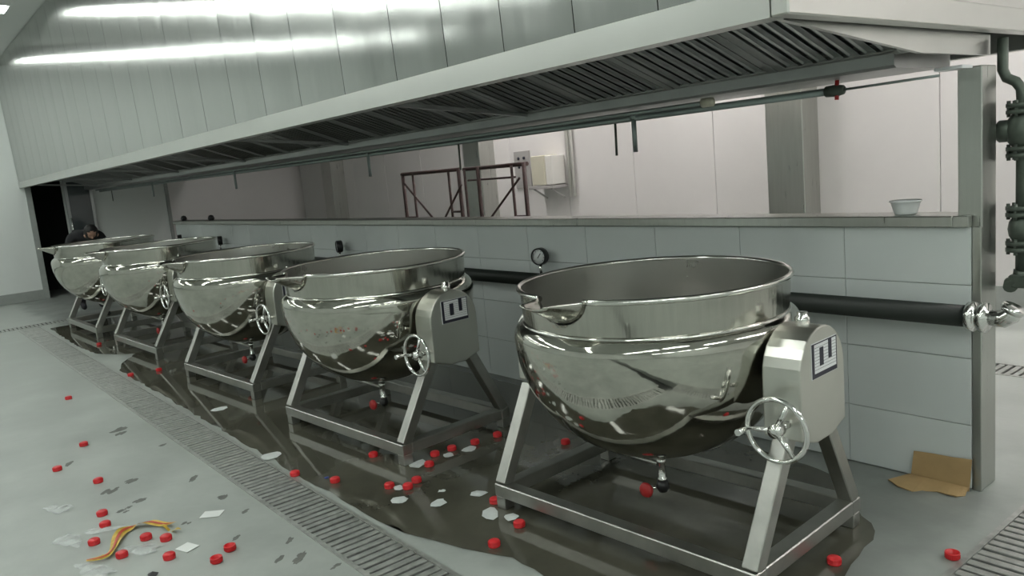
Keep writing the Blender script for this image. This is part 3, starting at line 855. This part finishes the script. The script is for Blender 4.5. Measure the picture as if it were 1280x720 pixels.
for x, y, r, sx, lab in ((-3.709, 2.145, .045, 1.5, 'crumpled white scrap beside a red cap in the gap between kettles'),
                         (-3.68, 2.335, .035, 1.2, 'pale scrap under the red caps behind second kettle foot'),
                         (-3.66, 2.469, .04, 1.3, 'pale scrap farther back in the gap between kettles'),
                         (-3.50, 1.896, .03, 1.3, 'small pale scrap between the cluster of three red caps'),
                         (-3.362, 1.821, .042, 1.2, 'left round pale scrap lying in the open water'),
                         (-3.176, 1.927, .042, 1.2, 'right round pale scrap lying in the open water'),
                         (-3.283, 2.02, .018, 1.2, 'tiny pale scrap above the right round scrap'),
                         (-3.11, 2.12, .05, .7, 'upright shaped pale scrap left of the nearest kettle'),
                         (-2.877, 2.02, .045, 1.6, 'torn white scrap before the left foot of the nearest kettle'),
                         (-2.776, 2.06, .035, 1.1, 'pale scrap beside the front beam of the nearest kettle'),
                         (-4.561, 1.645, .06, 1.2, 'pale scrap at the drain edge left of the blue chip'),
                         (-5.9, 1.80, .05, 1.3, 'pale scrap in the water before the middle kettle')):
    scrap('pale_scrap', x, y, r, 'chip', lab, 'scrap', 10, .003, sx, random.uniform(0, 3), .005)
scrap('blue_chip', -3.952, 1.71, .017, 'blue', 'small blue plastic chip beside a red cap', 'scrap', 5, .003)
scrap('dark_scrap', -3.55, .70, .022, 'blackplast', 'small black scrap at the lower edge below the ribbon', 'scrap', 8, .001, 1.3, .4, .012)
def film(x, y, rx, ry, rot, label):
    b = MB()
    pts = []
    def fn(u, v):
        a = u * 2 * PI; rr = v
        wob = 1 + .18 * math.sin(3 * a + x * 7) + .12 * math.sin(7 * a + y * 5)
        px, py = rx * rr * wob * math.cos(a), ry * rr * wob * math.sin(a)
        return (px * math.cos(rot) - py * math.sin(rot), px * math.sin(rot) + py * math.cos(rot), .003 + .010 * abs(math.sin(px * 40 + 1)) * abs(math.cos(py * 33)) * (1 - .5 * v))
    b.quad_grid(fn, 40, 8)
    o = b.build('plastic_film', 'film'); o.location = (x, y, 0)
    return tag(o, label, 'plastic film')
film(-3.86, .725, .10, .05, .7, 'crumpled clear plastic film inside the yellow ribbon arch')
film(-4.25, .655, .10, .035, 1.0, 'clear plastic film left of the yellow ribbon')
film(-4.25, .50, .10, .05, .2, 'flat pale plastic film at the left edge below the red caps')
film(-4.76, .54, .09, .05, .5, 'pale plastic film patch at the left edge under the stain')
film(-3.80, .52, .12, .05, .3, 'pale plastic film at the lower left edge of the floor')

rb = [(-3.926, .515), (-3.880, .575), (-3.935, .622), (-4.065, .679), (-4.132, .73), (-4.146, .785), (-4.105, .842), (-4.034, .891), (-3.997, .934)]
b = MB()
def spline(P, u):
    n = len(P) - 1; t = min(u * n, n - 1e-6); i = int(t); f = t - i
    g = lambda k: Vector(P[max(0, min(n, k))])
    a, b_, c, d = g(i - 1), g(i), g(i + 1), g(i + 2)
    return .5 * ((2 * b_) + (c - a) * f + (2 * a - 5 * b_ + 4 * c - d) * f * f + (3 * b_ - a - 3 * c + d) * f ** 3)
def rfn(u, v):
    p = spline(rb, u); q = spline(rb, min(1, u + .01)) - spline(rb, max(0, u - .01))
    nrm = Vector((-q.y, q.x)).normalized()
    wd = .044 * (.35 + math.sin(PI * min(1, max(0, u))) * .9)
    tw = math.sin(u * 17) * .6
    return (p.x + nrm.x * (v - .5) * wd * math.cos(tw), p.y + nrm.y * (v - .5) * wd * math.cos(tw), .012 + .008 * math.sin(u * 11) ** 2 + (v - .5) * wd * math.sin(tw) * .6)
b.quad_grid(rfn, 60, 3)
rbt = empty('packing_ribbon', (0, 0, 0), label='crinkled yellow and red packing ribbon curled on the dry floor', cat='ribbon')
o = b.build('ribbon_strip', 'yellow', rbt)
b = MB()
b.quad_grid(lambda u, v: (lambda p: (p[0], p[1], p[2] + .003))(rfn(u, .32 + .3 * v)), 60, 1)
b.build('red_stripe', 'ribbon_red', rbt)
b = MB()
b.quad_grid(lambda u, v: (-4.03 + .13 * u, .855 + .05 * u + .02 * v, .010 + .012 * math.sin(u * 8 + v)), 14, 2)
b.build('ribbon_tail', 'yellow', rbt)

# dried mud marks: thin crusts on the floor
st = [(-5.994, 1.129, .11, .05, .9), (-4.873, .936, .05, .022, .7), (-4.823, .818, .07, .022, .9), (-4.438, .803, .05, .022, .6), (-4.492, .885, .045, .025, .7),
      (-4.579, 1.184, .07, .022, 1.0), (-4.153, 1.20, .05, .02, .8), (-3.996, .991, .035, .018, .7), (-3.625, 1.108, .045, .016, .8), (-3.386, 1.25, .055, .016, 1.0),
      (-3.18, 1.225, .055, .02, .9), (-3.256, 1.149, .05, .015, .8), (-3.884, 1.224, .04, .01, .5), (-5.55, .735, .05, .015, 1.2), (-5.4, 1.25, .04, .014, .4), (-3.0, 1.28, .03, .012, .4)]
b = MB()
for (x, y, rx, ry, rot) in st:
    rot += 1.45; rx *= .95; ry *= 1.4
    for q in range(3):
        ox, oy = random.uniform(-.7, .7) * rx, random.uniform(-.7, .7) * ry
        f = random.uniform(.45, .8)
        ring = []
        for k in range(14):
            a = k * 2 * PI / 14; w = random.uniform(.6, 1.15) * f
            px, py = ox + rx * w * math.cos(a), oy + ry * w * math.sin(a)
            ring.append(b.bm.verts.new((x + px * math.cos(rot) - py * math.sin(rot), y + px * math.sin(rot) + py * math.cos(rot), .0006 + q * .0002)))
        b.bm.faces.new(ring)
tag(b.build('mud_marks', 'mud'), 'dark dried mud marks scattered over the dry floor', 'stain', kind='stuff')

# ------------------------------------------------------------------ person bending behind the farthest kettle
def skin(name, verts, edges, radii, m, parent, root=0, sub=2):
    me = bpy.data.meshes.new(name); me.from_pydata(verts, edges, [])
    me.materials.append(M[m])
    o = bpy.data.objects.new(name, me); col.objects.link(o); o.parent = parent
    mod = o.modifiers.new('skin', 'SKIN'); mod.use_smooth_shade = True
    for i, r in enumerate(radii):
        me.skin_vertices[0].data[i].radius = r if isinstance(r, tuple) else (r, r)
    me.skin_vertices[0].data[root].use_root = True
    s = o.modifiers.new('sub', 'SUBSURF'); s.levels = sub; s.render_levels = sub
    return o
pe = empty('person', (-13.4, 2.45, 0), 1.5, 'person in dark clothes with black hair bending behind the farthest kettle', 'person')
# pelvis, spine bent forward (towards -y and +x), neck, legs, arms
V = [(0, 0, .86), (.0, -.06, 1.00), (.02, -.18, 1.12), (.04, -.30, 1.15), (.06, -.38, 1.16),
     (-.10, .0, .80), (-.11, -.03, .46), (-.12, .03, .10), (-.12, -.12, .04),
     (.10, .0, .80), (.11, -.05, .46), (.12, .0, .10), (.12, -.15, .04),
     (-.17, -.27, 1.12), (-.25, -.30, .86), (-.20, -.46, .68),
     (.24, -.27, 1.12), (.31, -.32, .86), (.25, -.47, .68)]
E_ = [(0, 1), (1, 2), (2, 3), (3, 4), (0, 5), (5, 6), (6, 7), (7, 8), (0, 9), (9, 10), (10, 11), (11, 12), (3, 13), (13, 14), (14, 15), (3, 16), (16, 17), (17, 18)]
Rr = [(.15, .11), (.15, .11), (.17, .12), (.14, .10), .055, .085, .06, .045, .04, .085, .06, .045, .04, .065, .047, .032, .065, .047, .032]
body = skin('body', V, E_, Rr, 'cloth', pe)
hd = MB()
hd.lathe([(.0001, -.115), (.045, -.108), (.066, -.07), (.076, -.02), (.078, .03), (.068, .08), (.04, .11), (.0001, .12)], 20, Matrix.Translation((.09, -.47, 1.16)) @ Matrix.Rotation(1.0, 4, 'X'))
ho = hd.build('head', 'skin', pe)
hr = MB()
hr.lathe([(.086, -.085), (.094, -.03), (.096, .02), (.09, .06), (.075, .10), (.045, .130), (.0001, .138)], 20, Matrix.Translation((.09, -.455, 1.175)) @ Matrix.Rotation(.95, 4, 'X'))
hr.build('hair', 'hair', ho)
fc = MB()
for sx in (-.03, .03):
    fc.lathe([(.0001, -.008), (.008, 0), (.0001, .008)], 8, Matrix.Translation((.09 + sx, -.543, 1.13)))
fc.build('eye', 'ink', ho)
MB().lathe([(.0001, -.02), (.014, -.012), (.008, .02), (.0001, .022)], 8, Matrix.Translation((.09, -.545, 1.095))).build('nose', 'skin', ho)
MB().box(.068, .112, -.522, -.514, 1.055, 1.063, .002).build('mouth', 'redpaint', ho)
for sx in (-1, 1):
    MB().lathe([(.0001, -.03), (.016, -.015), (.02, .01), (.0001, .03)], 8, Matrix.Translation((.09 + sx * .08, -.46, 1.13))).build('ear', 'skin', ho)
for (wx, wy, wz, s) in ((-.20, -.46, .68, 1), (.25, -.47, .68, -1)):
    hv = [(wx, wy, wz), (wx, wy - .06, wz - .045)]; he = [(0, 1)]; hr_ = [.024, (.036, .018)]
    for q, (dx, L) in enumerate(((-.026, .065), (-.009, .075), (.009, .07), (.026, .055))):
        i0 = len(hv)
        hv += [(wx + dx, wy - .09, wz - .075), (wx + dx, wy - .09 - L * .5, wz - .075 - L * .45), (wx + dx, wy - .09 - L * .7, wz - .075 - L)]
        he += [(1, i0), (i0, i0 + 1), (i0 + 1, i0 + 2)]; hr_ += [.010, .009, .008]
    i0 = len(hv)
    hv += [(wx + s * .035, wy - .05, wz - .055), (wx + s * .05, wy - .085, wz - .09)]; he += [(0, i0), (i0, i0 + 1)]; hr_ += [.011, .009]
    skin('hand', hv, he, hr_, 'skin', pe, 0, 1)
